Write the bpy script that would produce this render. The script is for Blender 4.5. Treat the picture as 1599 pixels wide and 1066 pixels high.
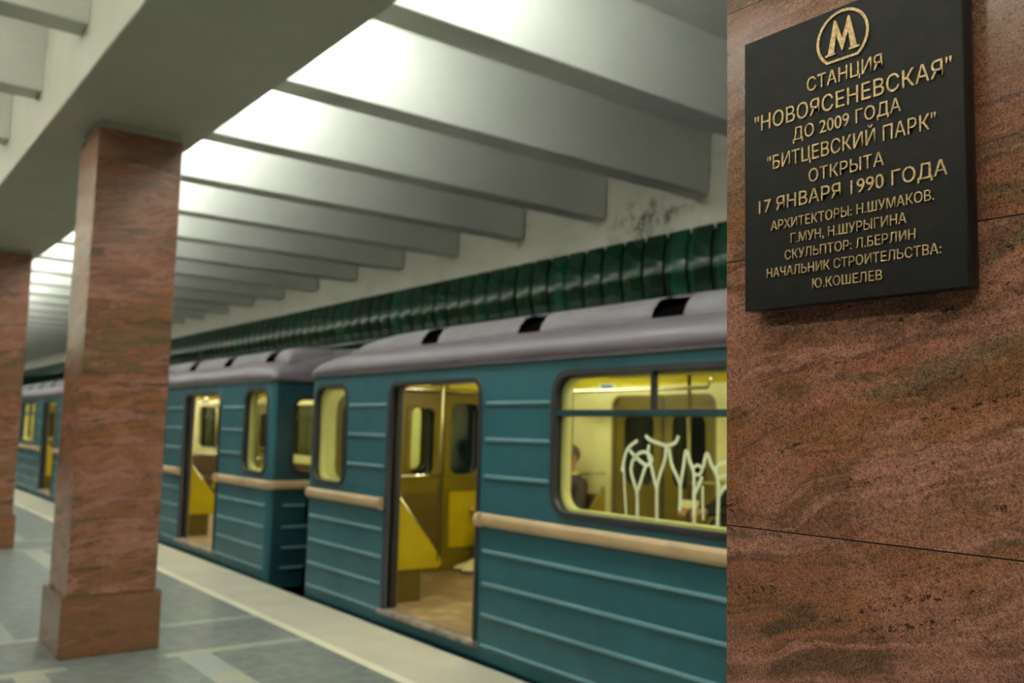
import bpy, bmesh, math, random
from math import pi, sin, cos, sqrt
from mathutils import Vector, Matrix
random.seed(7)
S = bpy.context.scene
C = S.collection
for o in list(bpy.data.objects): bpy.data.objects.remove(o)

# ---------------------------------------------------------------- camera
YAW, PITCH, ROLL, FPX = 0.651578996, 0.0985818474, 0.024377881, 1408.02
d = Vector((sin(YAW)*cos(PITCH), cos(YAW)*cos(PITCH), sin(PITCH)))
rt = Vector((cos(YAW), -sin(YAW), 0)); up = rt.cross(d)
A = rt*cos(ROLL) + up*sin(ROLL); B = -rt*sin(ROLL) + up*cos(ROLL)
cd = bpy.data.cameras.new('camera'); cam = bpy.data.objects.new('camera', cd); C.objects.link(cam)
M4 = Matrix(((A.x, B.x, -d.x, 0), (A.y, B.y, -d.y, 0), (A.z, B.z, -d.z, 1.6), (0, 0, 0, 1)))
cam.matrix_world = M4
cd.sensor_width = 36; cd.lens = FPX*36/1599; cd.clip_end = 200; cd.clip_start = 0.05
cd.dof.use_dof = True; cd.dof.focus_distance = 1.5; cd.dof.aperture_fstop = 3.8
S.camera = cam
# ---------------------------------------------------------------- world, exposure
w = bpy.data.worlds.new('world'); S.world = w; w.use_nodes = True
w.node_tree.nodes['Background'].inputs[0].default_value = (0.5, 0.55, 0.5, 1)
w.node_tree.nodes['Background'].inputs[1].default_value = 0.02
S.view_settings.view_transform = 'Standard'; S.view_settings.look = 'None'
S.view_settings.exposure = 1.0; S.view_settings.gamma = 1; S.view_settings.use_curve_mapping = False
LAMP_E = 84.0       # platform fluorescent tubes
NAVE_E = 33.0       # tubes above the middle of the hall
CAR_E = 25.0         # tubes in the cars

# ---------------------------------------------------------------- materials
def s2l(c):
    return tuple((v/255/12.92 if v/255 <= .04045 else ((v/255+.055)/1.055)**2.4) for v in c) + (1,)
def lin(*c): return (*c, 1)
class NT:
    def __init__(s, name):
        s.m = bpy.data.materials.new(name); s.m.use_nodes = True; s.t = s.m.node_tree
        s.b = s.t.nodes['Principled BSDF']; s.out = s.t.nodes['Material Output']
    def n(s, typ, **kw):
        n = s.t.nodes.new(typ)
        for k, v in kw.items():
            if k in ('operation', 'blend_type', 'data_type', 'interpolation', 'noise_dimensions', 'feature', 'distance', 'mode', 'use_clamp', 'clamp'): setattr(n, k, v)
        return n
    def l(s, a, b): s.t.links.new(a, b)
    def math(s, op, a, b=None, c=None, clamp=False):
        n = s.t.nodes.new('ShaderNodeMath'); n.operation = op; n.use_clamp = clamp
        for i, v in enumerate((a, b, c)):
            if v is None: continue
            if isinstance(v, (int, float)): n.inputs[i].default_value = v
            else: s.l(v, n.inputs[i])
        return n.outputs[0]
    def pos(s):
        return s.t.nodes.new('ShaderNodeNewGeometry').outputs['Position']
    def mapping(s, v, sc=(1, 1, 1), rot=(0, 0, 0), loc=(0, 0, 0)):
        n = s.t.nodes.new('ShaderNodeMapping'); s.l(v, n.inputs[0])
        n.inputs['Scale'].default_value = sc; n.inputs['Rotation'].default_value = rot; n.inputs['Location'].default_value = loc
        return n.outputs[0]
    def noise(s, v, scale=5, detail=4, rough=.5, dist=0, out=0):
        n = s.t.nodes.new('ShaderNodeTexNoise'); s.l(v, n.inputs['Vector'])
        n.inputs['Scale'].default_value = scale; n.inputs['Detail'].default_value = detail
        n.inputs['Roughness'].default_value = rough; n.inputs['Distortion'].default_value = dist
        return n.outputs[out]
    def ramp(s, f, stops, interp='LINEAR'):
        n = s.t.nodes.new('ShaderNodeValToRGB'); s.l(f, n.inputs[0]); cr = n.color_ramp; cr.interpolation = interp
        while len(cr.elements) < len(stops): cr.elements.new(.5)
        for e, (p, c) in zip(cr.elements, stops):
            e.position = p; e.color = c if len(c) == 4 else (*c, 1)
        return n.outputs[0]
    def mix(s, f, a, b, blend='MIX'):
        n = s.t.nodes.new('ShaderNodeMix'); n.data_type = 'RGBA'; n.blend_type = blend
        for i, v in ((0, f), (6, a), (7, b)):
            if isinstance(v, (int, float)): n.inputs[i].default_value = v
            elif isinstance(v, tuple): n.inputs[i].default_value = v
            else: s.l(v, n.inputs[i])
        return n.outputs[2]
    def smooth(s, v, a, b):
        n = s.t.nodes.new('ShaderNodeMapRange'); n.interpolation_type = 'SMOOTHSTEP'
        s.l(v, n.inputs[0]); n.inputs[1].default_value = a; n.inputs[2].default_value = b
        return n.outputs[0]
    def bump(s, h, strength=.3, dist=.01):
        n = s.t.nodes.new('ShaderNodeBump'); s.l(h, n.inputs['Height']); n.inputs['Strength'].default_value = strength
        n.inputs['Distance'].default_value = dist; s.l(n.outputs[0], s.b.inputs['Normal'])
    def set(s, **kw):
        names = dict(color='Base Color', rough='Roughness', metal='Metallic', spec='Specular IOR Level', coat='Coat Weight')
        for k, v in kw.items():
            i = s.b.inputs[names[k]]
            if isinstance(v, (int, float, tuple)): i.default_value = v
            else: s.l(v, i)
        return s.m

def simple(name, rgb, rough=.5, metal=0, vary=.12, scale=6, spec=.5, bump=0):
    t = NT(name); c = s2l(rgb)
    f = t.noise(t.pos(), scale, 5, .6)
    lo = tuple(v*(1-vary) for v in c[:3]) + (1,); hi = tuple(min(1, v*(1+vary)) for v in c[:3]) + (1,)
    t.set(color=t.ramp(f, [(.3, lo), (.7, hi)]), rough=rough, metal=metal, spec=spec)
    if bump: t.bump(f, bump, .01)
    return t.m

def granite(name, dark=.66, warm=False):
    t = NT(name); P = t.pos()
    sep = t.n('ShaderNodeSeparateXYZ'); t.l(P, sep.inputs[0])
    z = sep.outputs[2]
    idx = t.math('FLOOR', t.math('DIVIDE', t.math('SUBTRACT', z, .41), .51))
    colid = t.math('FLOOR', t.math('DIVIDE', sep.outputs[1], 3.0))
    wn = t.n('ShaderNodeTexWhiteNoise', noise_dimensions='2D'); cmb = t.n('ShaderNodeCombineXYZ')
    t.l(idx, cmb.inputs[0]); t.l(colid, cmb.inputs[1]); t.l(cmb.outputs[0], wn.inputs['Vector'])
    sc = t.n('ShaderNodeVectorMath', operation='MULTIPLY_ADD'); t.l(wn.outputs['Color'], sc.inputs[0])
    sc.inputs[1].default_value = (9, 9, 9); t.l(P, sc.inputs[2]); Q = sc.outputs[0]
    # bedding planes gently tilted, drawn out sideways
    Qr = t.mapping(t.mapping(Q, rot=(.26, .10, 0)), (1.1, 1.1, 8.0))
    warp = t.noise(Q, 2.3, 3, .5, out=1)
    wv = t.n('ShaderNodeVectorMath', operation='MULTIPLY_ADD'); t.l(warp, wv.inputs[0]); wv.inputs[1].default_value = (.9, .9, 1.5); t.l(Qr, wv.inputs[2])
    big = t.noise(wv.outputs[0], 1.0, 6, .62)
    big2 = t.noise(t.mapping(wv.outputs[0], (1, 1, 1), loc=(5, 3, 8)), 1.3, 8, .7)
    k = dark
    def c(r, g, b): return tuple(x*k for x in s2l((r, g, b))[:3]) + (1,)
    col = t.ramp(big, [(.34, c(96, 76, 58)), (.41, c(164, 106, 70)), (.46, c(186, 108, 88)), (.51, c(142, 96, 70)), (.56, c(214, 140, 124)), (.64, c(120, 84, 62))])
    orange = t.smooth(big2, .50, .60)
    col = t.mix(t.math('MULTIPLY', orange, .5), col, c(192, 118, 70))
    green = t.smooth(t.noise(t.mapping(wv.outputs[0], (.8, .8, 1.6), loc=(11, 2, 4)), 1.1, 7, .68), .53, .63)
    col = t.mix(t.math('MULTIPLY', green, .55), col, c(118, 116, 92))
    wisps = t.smooth(t.noise(t.mapping(wv.outputs[0], (1, 1, 3.2), loc=(3, 21, 4)), 2.4, 8, .72), .52, .66)
    col = t.mix(t.math('MULTIPLY', wisps, .6), col, c(78, 58, 46))
    sw = t.n('ShaderNodeSeparateXYZ'); t.l(wn.outputs['Color'], sw.inputs[0])
    tint = t.ramp(sw.outputs[1], [(0, c(176, 120, 104)), (.35, c(150, 112, 78)), (.65, c(196, 126, 112)), (1, c(140, 116, 84))])
    col = t.mix(.16, col, tint)
    pt = t.noise(t.mapping(Q, (1, 1, 1.9), rot=(.5, .3, 0)), 2.6, 4, .6, 1.2)
    col = t.mix(t.math('MULTIPLY', t.smooth(pt, .46, .56), .40), col, t.mix(t.smooth(sw.outputs[2], .3, .7), c(132, 120, 84), c(214, 140, 122)))
    if warm: col = t.mix(.35, col, c(170, 104, 62))
    # crystals
    g1 = t.noise(Q, 330, 2, .8); g2 = t.noise(Q, 120, 3, .75)
    grain = t.math('ADD', t.math('MULTIPLY', t.math('SUBTRACT', g1, .5), 3.2), t.math('MULTIPLY', t.math('SUBTRACT', g2, .5), 1.4))
    gm = t.math('ADD', grain, 1.0)
    gc = t.n('ShaderNodeCombineXYZ'); [t.l(gm, gc.inputs[i]) for i in range(3)]
    col = t.mix(1.0, col, gc.outputs[0], 'MULTIPLY')
    # black mica clusters along the bedding, a few pale crystals
    m1 = t.smooth(t.noise(t.mapping(wv.outputs[0], (1.6, 1.6, 2.4), loc=(1, 7, 9)), 2.5, 3, .6), .58, .66)
    m2 = t.smooth(t.noise(Q, 75, 3, .7), .53, .6)
    col = t.mix(t.math('MULTIPLY', t.math('MULTIPLY', m1, m2), .85), col, c(40, 42, 38))
    sp = t.smooth(t.noise(t.mapping(Q, loc=(4, 4, 1)), 210, 2, .5), .69, .74)
    col = t.mix(t.math('MULTIPLY', sp, .7), col, c(50, 42, 36))
    ws = t.math('MULTIPLY', t.smooth(t.noise(t.mapping(Q, loc=(9, 1, 1)), 110, 2, .6), .62, .7), t.smooth(t.noise(t.mapping(Q, loc=(2, 1, 5)), 5, 3, .6), .55, .66))
    col = t.mix(t.math('MULTIPLY', ws, .6), col, c(214, 190, 170))
    hs = t.n('ShaderNodeHueSaturation'); hs.inputs['Hue'].default_value = .508; hs.inputs['Saturation'].default_value = .96; hs.inputs['Value'].default_value = 1.02
    t.l(col, hs.inputs['Color']); col = hs.outputs[0]
    # thin joints between the slabs
    fr = t.math('FRACT', t.math('DIVIDE', t.math('SUBTRACT', z, .41), .51))
    jt = t.math('LESS_THAN', t.math('ABSOLUTE', t.math('SUBTRACT', t.math('PINGPONG', fr, .5), 0.0)), .0022)
    col = t.mix(jt, col, c(45, 34, 28))
    t.set(color=col, rough=t.ramp(g2, [(.3, lin(.13, .13, .13)), (.7, lin(.26, .26, .26))]), spec=.45)
    t.bump(t.math('SUBTRACT', g2, t.math('MULTIPLY', jt, 3.0)), .05, .002)
    return t.m

def floor_mat():
    t = NT('floor_granite'); P = t.pos()
    sep = t.n('ShaderNodeSeparateXYZ'); t.l(P, sep.inputs[0]); x, y = sep.outputs[0], sep.outputs[1]
    a = t.noise(P, 1.6, 5, .6); g = t.noise(P, 90, 2, .6); p = t.noise(P, 9, 3, .6)
    base = t.ramp(a, [(.35, s2l((82, 92, 90))), (.65, s2l((108, 118, 114)))])
    base = t.mix(.5, base, t.ramp(g, [(.35, s2l((56, 62, 60))), (.65, s2l((140, 146, 138)))]))
    base = t.mix(.3, base, t.ramp(p, [(.4, s2l((84, 90, 86))), (.6, s2l((140, 144, 138)))]))
    # pale bands: two across beside each column, long ones between
    fy = t.math('WRAP', y, 6.04, 0.0)      # y modulo the column spacing
    def band(v, c0, h): return t.math('LESS_THAN', t.math('ABSOLUTE', t.math('SUBTRACT', v, c0)), h)
    cr = t.math('MAXIMUM', band(fy, .46, .055), band(fy, 1.42, .055))
    right = t.math('MULTIPLY', cr, t.math('GREATER_THAN', x, 2.03))
    left = t.math('MULTIPLY', cr, t.math('LESS_THAN', x, 1.4))
    outside = t.math('SUBTRACT', 1.0, band(fy, .94, .48))
    lg = t.math('MULTIPLY', t.math('MAXIMUM', band(x, 2.2, .11), band(x, 1.17, .09)), outside)
    m = t.math('MAXIMUM', t.math('MAXIMUM', right, left), lg)
    pale = t.mix(t.smooth(t.noise(P, 2.2, 2, .5), .45, .6), s2l((166, 174, 168)), s2l((186, 184, 150)))
    col = t.mix(t.math('MULTIPLY', m, .55), base, pale)
    t.set(color=col, rough=.42, spec=.35)
    return t.m

def plaster(name, rgb, stain=False, rough=.6, vary=.05):
    t = NT(name); P = t.pos(); c = s2l(rgb)
    f = t.noise(P, 1.8, 5, .6)
    col = t.ramp(f, [(.3, tuple(v*(1-vary) for v in c[:3])+(1,)), (.7, tuple(min(1, v*(1+vary)) for v in c[:3])+(1,))])
    if stain:
        n = t.n('ShaderNodeVectorMath', operation='DISTANCE'); t.l(t.mapping(P, (0, .62, 1.15)), n.inputs[0]); n.inputs[1].default_value = (0, 6.75*.62, 3.88*1.15)
        blob = t.math('SUBTRACT', 1.0, t.smooth(n.outputs['Value'], .05, .55))
        sp = t.smooth(t.noise(P, 4.5, 7, .8), .49, .62)
        col = t.mix(t.math('MULTIPLY', t.math('MULTIPLY', blob, sp), 1.0, clamp=True), col, s2l((62, 56, 44)))
        dirt = t.smooth(t.noise(t.mapping(P, (1, 1, 3)), 1.4, 6, .7), .5, .72)
        col = t.mix(t.math('MULTIPLY', dirt, .25), col, s2l((140, 130, 104)))
    t.set(color=col, rough=rough, spec=.3); t.bump(f, .05, .01)
    return t.m

def paint(name, rgb, rough=.35, dirt=.3, dirtc=(60, 55, 50), sc=2.5, spec=.5):
    t = NT(name); P = t.pos(); c = s2l(rgb)
    f = t.noise(P, sc, 5, .6); g = t.noise(t.mapping(P, (1, 1, 2)), 1.5, 5, .6)
    col = t.ramp(f, [(.3, tuple(v*.85 for v in c[:3])+(1,)), (.7, tuple(min(1, v*1.12) for v in c[:3])+(1,))])
    col = t.mix(t.math('MULTIPLY', t.smooth(g, .5, .75), dirt), col, s2l(dirtc))
    t.set(color=col, rough=t.ramp(g, [(.3, lin(rough, rough, rough)), (.7, lin(rough+.15, rough+.15, rough+.15))]), spec=spec)
    return t.m

def tile_mat():
    t = NT('green_glazed_tile'); P = t.pos()
    sep = t.n('ShaderNodeSeparateXYZ'); t.l(P, sep.inputs[0])
    wn = t.n('ShaderNodeTexWhiteNoise', noise_dimensions='1D'); t.l(t.math('FLOOR', t.math('DIVIDE', sep.outputs[1], .32)), wn.inputs['W'])
    col = t.ramp(wn.outputs['Value'], [(.0, s2l((8, 40, 24))), (.7, s2l((12, 54, 32))), (1, s2l((10, 72, 52)))])
    f = t.noise(P, 5, 3, .5)
    col = t.mix(.12, col, t.ramp(f, [(.3, s2l((8, 36, 22))), (.7, s2l((24, 90, 50)))]))
    t.set(color=col, rough=.06, spec=.55)
    return t.m

def glass_mat(name, refl=.09, tint=(.9, .92, .8, 1)):
    t = NT(name); t.t.nodes.remove(t.b)
    tr = t.n('ShaderNodeBsdfTransparent'); tr.inputs[0].default_value = tint
    gl = t.n('ShaderNodeBsdfGlossy'); gl.inputs['Roughness'].default_value = .06; gl.inputs[0].default_value = (.9, .95, 1, 1)
    lw = t.n('ShaderNodeLayerWeight'); lw.inputs[0].default_value = .3
    mx = t.n('ShaderNodeMixShader'); t.l(t.math('ADD', t.math('MULTIPLY', lw.outputs['Fresnel'], refl*1.5), refl*.35, clamp=True), mx.inputs[0])
    t.l(tr.outputs[0], mx.inputs[1]); t.l(gl.outputs[0], mx.inputs[2]); t.l(mx.outputs[0], t.out.inputs[0])
    return t.m

def emit(name, rgb, strength):
    t = NT(name); t.t.nodes.remove(t.b)
    e = t.n('ShaderNodeEmission'); e.inputs[0].default_value = (*rgb, 1); e.inputs[1].default_value = strength
    t.l(e.outputs[0], t.out.inputs[0]); return t.m

def plaque_mat():
    t = NT('dark_bronze'); P = t.pos()
    f = t.noise(P, 30, 6, .7); g = t.noise(P, 400, 2, .6)
    col = t.ramp(f, [(.3, s2l((24, 23, 22))), (.7, s2l((36, 34, 32)))])
    t.set(color=col, rough=.42, metal=.35, spec=.4)
    t.bump(t.math('ADD', g, f), .25, .0012); return t.m
def gold_mat():
    t = NT('worn_gold'); P = t.pos(); f = t.noise(P, 160, 4, .7)
    t.set(color=t.ramp(f, [(.32, s2l((164, 136, 96))), (.6, s2l((230, 202, 152)))]), rough=.42, metal=.55)
    t.bump(f, .3, .001); return t.m

def worn_floor_mat():
    t = NT('worn_linoleum'); P = t.pos(); f = t.noise(P, 5, 6, .7); h = t.noise(P, 1.7, 3, .6)
    col = t.ramp(f, [(.3, s2l((92, 74, 46))), (.6, s2l((160, 136, 96))), (.8, s2l((180, 158, 116)))])
    col = t.mix(t.smooth(h, .45, .6), col, s2l((124, 100, 66)))
    t.set(color=col, rough=.5); return t.m

M = dict(
    granite=granite('red_granite'),
    plinth=granite('plinth_granite', dark=.60, warm=True),
    floor=floor_mat(),
    strip=plaster('edge_stone', (176, 172, 152), rough=.55, vary=.10),
    line=plaster('cream_line_stone', (206, 201, 176), rough=.5, vary=.10),
    white=plaster('ceiling_plaster', (216, 218, 208)),
    soffit=plaster('beam_plaster', (196, 196, 181)),
    wallw=plaster('stained_plaster', (206, 204, 184), stain=True),
    dark=simple('dark_concrete', (58, 56, 52), .8),
    tile=tile_mat(), tilegap=simple('dark_green_grout', (10, 26, 18), .6),
    teal=paint('teal_paint', (38, 89, 97), .32, .10, (24, 50, 54)),
    teal_rib=paint('rib_highlight_teal', (84, 124, 130), .32, .1),  # lighter than the body teal: the ribs' highlights are put into the colour
    skirt=paint('dark_teal_shade', (16, 58, 64), .4, .3, (14, 36, 38)),  # darker teal; the shade on the skirt is put into this colour
    roof=paint('roof_grey_paint', (92, 84, 90), .36, .22, (62, 54, 56), 2.0),
    vent=paint('vent_grey_paint', (102, 97, 100), .5, .2, (78, 68, 64)),
    blackin=simple('black_gear_and_shade', (9, 8, 8), 1.0, spec=0),  # matt black for underfloor gear, and painted shade in the roof scoops
    rubber=simple('black_rubber', (40, 38, 40), .5),
    belt=paint('cream_enamel', (182, 156, 116), .35, .35, (110, 84, 60)),
    sill=simple('worn_aluminium', (158, 148, 144), .45, .6, .5, 14, bump=.5),
    jamb=paint('dull_cream_jamb', (130, 112, 62), .4, .1), cream=paint('cream_panel', (232, 228, 176), .4, .1, (180, 170, 110)),
    yellow=paint('yellow_panel', (182, 160, 12), .35, .1, (160, 140, 20)),
    ochre=paint('ochre_door_paint', (112, 98, 14), .35, .2, (110, 96, 20)),
    olive=paint('olive_panel', (96, 80, 22), .4, .25, (80, 66, 20)),
    brown=paint('brown_vinyl', (82, 60, 34), .45, .2),
    carceil=paint('car_ceiling_paint', (222, 206, 50), .4, .05, (180, 170, 60)),
    carfloor=worn_floor_mat(),
    pole=simple('dull_steel_pole', (140, 132, 92), .4, 1.0, .1), chrome=simple('chrome', (225, 220, 200), .18, 1.0, .04),
    glass=glass_mat('car_glass'),
    dkglass=glass_mat('tunnel_side_glass', .10, (.10, .11, .08, 1)),
    plaque=plaque_mat(), gold=gold_mat(),
    graffiti=simple('pale_marker_paint', (226, 232, 190), .5),
    tube=emit('fluorescent_tube', (.97, 1.0, .99), LAMP_E),
    navetube=emit('hall_fluorescent_tube', (1.0, .98, .88), NAVE_E),
    cartube=emit('car_lamp', (1.0, .97, .72), CAR_E),
    fixture=simple('white_enamel', (220, 222, 216), .4),
    skin=simple('skin', (206, 150, 112), .5, vary=.08), hair=simple('grey_hair', (92, 88, 80), .8, vary=.3, scale=60),
    navy=simple('navy_cloth', (38, 42, 62), .8), jacket=simple('charcoal_cloth', (56, 54, 60), .85),
    jeans=simple('dark_denim', (34, 44, 66), .85), shoe=simple('cream_shoe_leather', (220, 206, 150), .5, vary=.3, scale=30),
    blackcloth=simple('black_cloth', (30, 28, 30), .9), paper=simple('white_paper', (232, 228, 206), .6, vary=.04),
    blue=simple('blue_print', (60, 110, 200), .5), rail=simple('steel_rail', (90, 80, 74), .4, .9),
)

# ---------------------------------------------------------------- helpers
def link(name, mesh, mat, parent=None, smooth=False, label=None):
    o = bpy.data.objects.new(name, mesh); C.objects.link(o)
    if mat is not None and not mesh.materials:
        for m in (mat if isinstance(mat, (list, tuple)) else [mat]): mesh.materials.append(m)
    if parent: o.parent = parent
    if smooth: mesh.polygons.foreach_set('use_smooth', [True]*len(mesh.polygons))
    if label: o['label'] = label
    return o
def tag(o, label=None, cat=None, group=None, kind=None):
    if label: o['label'] = label
    if cat: o['category'] = cat
    if group: o['group'] = group
    if kind: o['kind'] = kind
    return o
def empty(name, loc, rz=0):
    o = bpy.data.objects.new(name, None); C.objects.link(o); o.location = loc; o.rotation_euler = (0, 0, rz); o.empty_display_size = .2
    return o
def copy_tree(o, parent=None):
    c = o.copy(); C.objects.link(c)
    if parent: c.parent = parent
    for ch in list(o.children): copy_tree(ch, c)
    return c
class MB:
    def __init__(s): s.v = []; s.f = []
    def box(s, x0, x1, y0, y1, z0, z1):
        n = len(s.v); s.v += [(x, y, z) for z in (z0, z1) for y in (y0, y1) for x in (x0, x1)]
        s.f += [tuple(n+i for i in q) for q in ((0, 2, 3, 1), (4, 5, 7, 6), (0, 1, 5, 4), (2, 6, 7, 3), (0, 4, 6, 2), (1, 3, 7, 5))]
        return s
    def loft(s, rings, closed=True, caps=True):
        n = len(s.v); k = len(rings[0])
        for r in rings: s.v += [tuple(p) for p in r]
        for i in range(len(rings)-1):
            for j in range(k if closed else k-1):
                a = n+i*k+j; b = n+i*k+(j+1) % k
                s.f.append((a, b, b+k, a+k))
        if caps and closed:
            s.f.append(tuple(n+j for j in reversed(range(k)))); s.f.append(tuple(n+(len(rings)-1)*k+j for j in range(k)))
        return s
    def tube(s, pts, r, n=10, sx=1.0):
        pts = [Vector(p) for p in pts]; rings = []; rr = r if isinstance(r, (list, tuple)) else [r]*len(pts)
        prev = None
        for i, p in enumerate(pts):
            t = (pts[min(i+1, len(pts)-1)]-pts[max(i-1, 0)]).normalized()
            if prev is None:
                a = t.orthogonal().normalized()
            else:
                a = (prev - t*prev.dot(t)).normalized()
            prev = a; b = t.cross(a)
            rings.append([Vector(p)+rr[i]*(cos(2*pi*j/n)*a+sin(2*pi*j/n)*b) for j in range(n)])
        return s.loft(rings)
    def flat(s, pts, w, x0, x1):      # a stroke of paint lying on a pane
        ring = []
        P = [Vector((0, p[0], p[1])) for p in pts]
        L = []; R = []
        for i, p in enumerate(P):
            t = (P[min(i+1, len(P)-1)]-P[max(i-1, 0)]).normalized(); nn = Vector((0, -t.z, t.y))
            L.append(p+nn*w); R.append(p-nn*w)
        rings = [[(x0, l.y, l.z), (x1, l.y, l.z), (x1, r.y, r.z), (x0, r.y, r.z)] for l, r in zip(L, R)]
        return s.loft(rings)
    def ellipsoid(s, c, r, nu=12, nv=8, zmin=-1):
        rings = []
        for i in range(nv+1):
            a = -pi/2+pi*i/nv
            if i in (0, nv): a *= .985
            z = max(sin(a), zmin); rings.append([(c[0]+r[0]*cos(a)*cos(2*pi*j/nu), c[1]+r[1]*cos(a)*sin(2*pi*j/nu), c[2]+r[2]*z) for j in range(nu)])
        return s.loft(rings)
    def mesh(s, name='m'):
        m = bpy.data.meshes.new(name); m.from_pydata(s.v, [], s.f); m.update(); return m
    def build(s, name, mat, parent=None, smooth=False, bevel=0, seg=2, label=None):
        m = s.mesh(name); bm = bmesh.new(); bm.from_mesh(m)
        bmesh.ops.recalc_face_normals(bm, faces=bm.faces)
        if bevel: bmesh.ops.bevel(bm, geom=bm.edges[:], offset=bevel, segments=seg, affect='EDGES', clamp_overlap=True)
        bm.to_mesh(m); bm.free()
        return link(name, m, mat, parent, smooth, label)
def rrect(u0, u1, v0, v1, r, n=6, rb=None):
    rb = r if rb is None else rb; pts = []
    for cx, cy, a0, q in ((u1, v1, 0, r), (u0, v1, 90, r), (u0, v0, 180, rb), (u1, v0, 270, rb)):
        if q <= 0: pts.append((cx, cy)); continue
        ox = cx-q if cx == u1 else cx+q; oy = cy-q if cy == v1 else cy+q
        for i in range(n+1):
            a = math.radians(a0+90*i/n); pts.append((ox+q*cos(a), oy+q*sin(a)))
    return pts
def plate(name, loops, t0, t1, axis, mat, parent, label=None):
    """a sheet with holes; loops in (u, v); axis 'x': u=y v=z; axis 'y': u=x v=z; axis 'z': u=x v=y; t0..t1 its two faces"""
    c = bpy.data.curves.new('p', 'CURVE'); c.dimensions = '2D'; c.fill_mode = 'BOTH'; c.extrude = abs(t1-t0)/2
    for L in loops:
        sp = c.splines.new('POLY'); sp.points.add(len(L)-1)
        for i, p in enumerate(L): sp.points[i].co = (p[0], p[1], 0, 1)
        sp.use_cyclic_u = True
    tmp = bpy.data.objects.new('p', c); m = bpy.data.meshes.new_from_object(tmp)
    bpy.data.objects.remove(tmp); bpy.data.curves.remove(c)
    mid = (t0+t1)/2
    for v in m.vertices:
        u_, v_, w_ = v.co
        v.co = {'x': (mid+w_, u_, v_), 'y': (u_, mid+w_, v_), 'z': (u_, v_, mid+w_)}[axis]
    bm = bmesh.new(); bm.from_mesh(m); bmesh.ops.remove_doubles(bm, verts=bm.verts, dist=1e-5)
    bmesh.ops.recalc_face_normals(bm, faces=bm.faces); bm.to_mesh(m); bm.free()
    m.materials.clear()
    return link(name, m, mat, parent, label=label)

# ================================================================ the hall
Y0, Y1 = -14.0, 62.0
XW = 7.0               # track wall
XM = -0.9              # middle of the hall (mirror plane)
def mx(x): return 2*XM-x
def st(o, label=None): tag(o, label, kind='structure'); return o

st(MB().box(mx(3.05), 3.05, Y0, Y1, -.3, 0).build('floor', M['floor']), 'grey granite platform floor with pale bands')
st(MB().box(3.05, 3.13, Y0, Y1, -.3, .001).build('trim_1', M['line']), 'cream warning line along the platform')
st(MB().box(3.13, 3.73, Y0, Y1, -.3, 0).build('trim_2', M['strip']), 'beige stone edge strip beside the train')
st(MB().box(mx(3.13), mx(3.05), Y0, Y1, -.3, .001).build('trim_3', M['line']))
st(MB().box(mx(3.73), mx(3.13), Y0, Y1, -.3, 0).build('trim_4', M['strip']))
st(MB().box(3.6, 3.70, Y0, Y1, -1.2, -.3).build('wall_platform_edge', M['dark']))
st(MB().box(mx(3.70), mx(3.6), Y0, Y1, -1.2, -.3).build('wall_platform_edge_far', M['dark']))
st(MB().box(mx(7.3), 7.3, Y0, Y1, -1.35, -1.2).build('floor_trackbed', M['dark']))
st(MB().box(XW, XW+.3, Y0, Y1, 3.68, 4.66).build('wall_right', M['wallw']), 'white plaster wall above the green tiles, stained dark')
st(MB().box(XW+.1, XW+.3, Y0, Y1, -1.2, 3.68).build('wall_right_lower', M['dark']))
st(MB().box(mx(XW+.3), mx(XW), Y0, Y1, -1.2, 4.66).build('wall_left', M['wallw']))
st(MB().box(mx(XW+.3), XW+.3, Y0, Y1, 4.66, 4.9).build('ceiling', M['white']), 'white plaster ceiling slab above the beams')
st(MB().box(mx(XW+.3), XW+.3, Y1, Y1+.2, -1.35, 4.9).build('wall_front', M['wallw']))
st(MB().box(mx(XW+.3), XW+.3, Y0-.2, Y0, -1.35, 4.9).build('wall_back', M['wallw']))
# long beams on the column rows
st(MB().box(1.163, 2.163, Y0, Y1, 3.75, 4.66).build('ceiling_long_beam', M['soffit'], bevel=.006), 'long white beam carried by the granite columns')
st(MB().box(mx(2.163), mx(1.163), Y0, Y1, 3.75, 4.66).build('ceiling_long_beam', M['soffit'], bevel=.006))
# cross beams, each its own object
NB0 = -12
for k in range(NB0, 37):
    yb = 4.42+1.51*k
    b = MB()
    prof = [(yb, 4.04), (yb+.26, 4.04), (yb+.30, 4.67), (yb-.03, 4.67)]
    b.loft([[(2.16, y, z) for y, z in prof], [(XW-.02, y, z) for y, z in prof]])
    st(b.build('ceiling_beam', M['white'], bevel=.006))
    yn = yb+.10
    b = MB(); prof = [(yn, 4.10), (yn+.24, 4.10), (yn+.27, 4.67), (yn-.03, 4.67)]
    b.loft([[(mx(1.165), y, z) for y, z in prof], [(1.165, y, z) for y, z in prof]])
    st(b.build('ceiling_nave_beam', M['white'], bevel=.006))
    if k < 25:
        b = MB(); b.box(mx(XW), mx(2.16), yb, yb+.26, 4.04, 4.67)
        st(b.build('ceiling_far_beam', M['white']))
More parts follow.
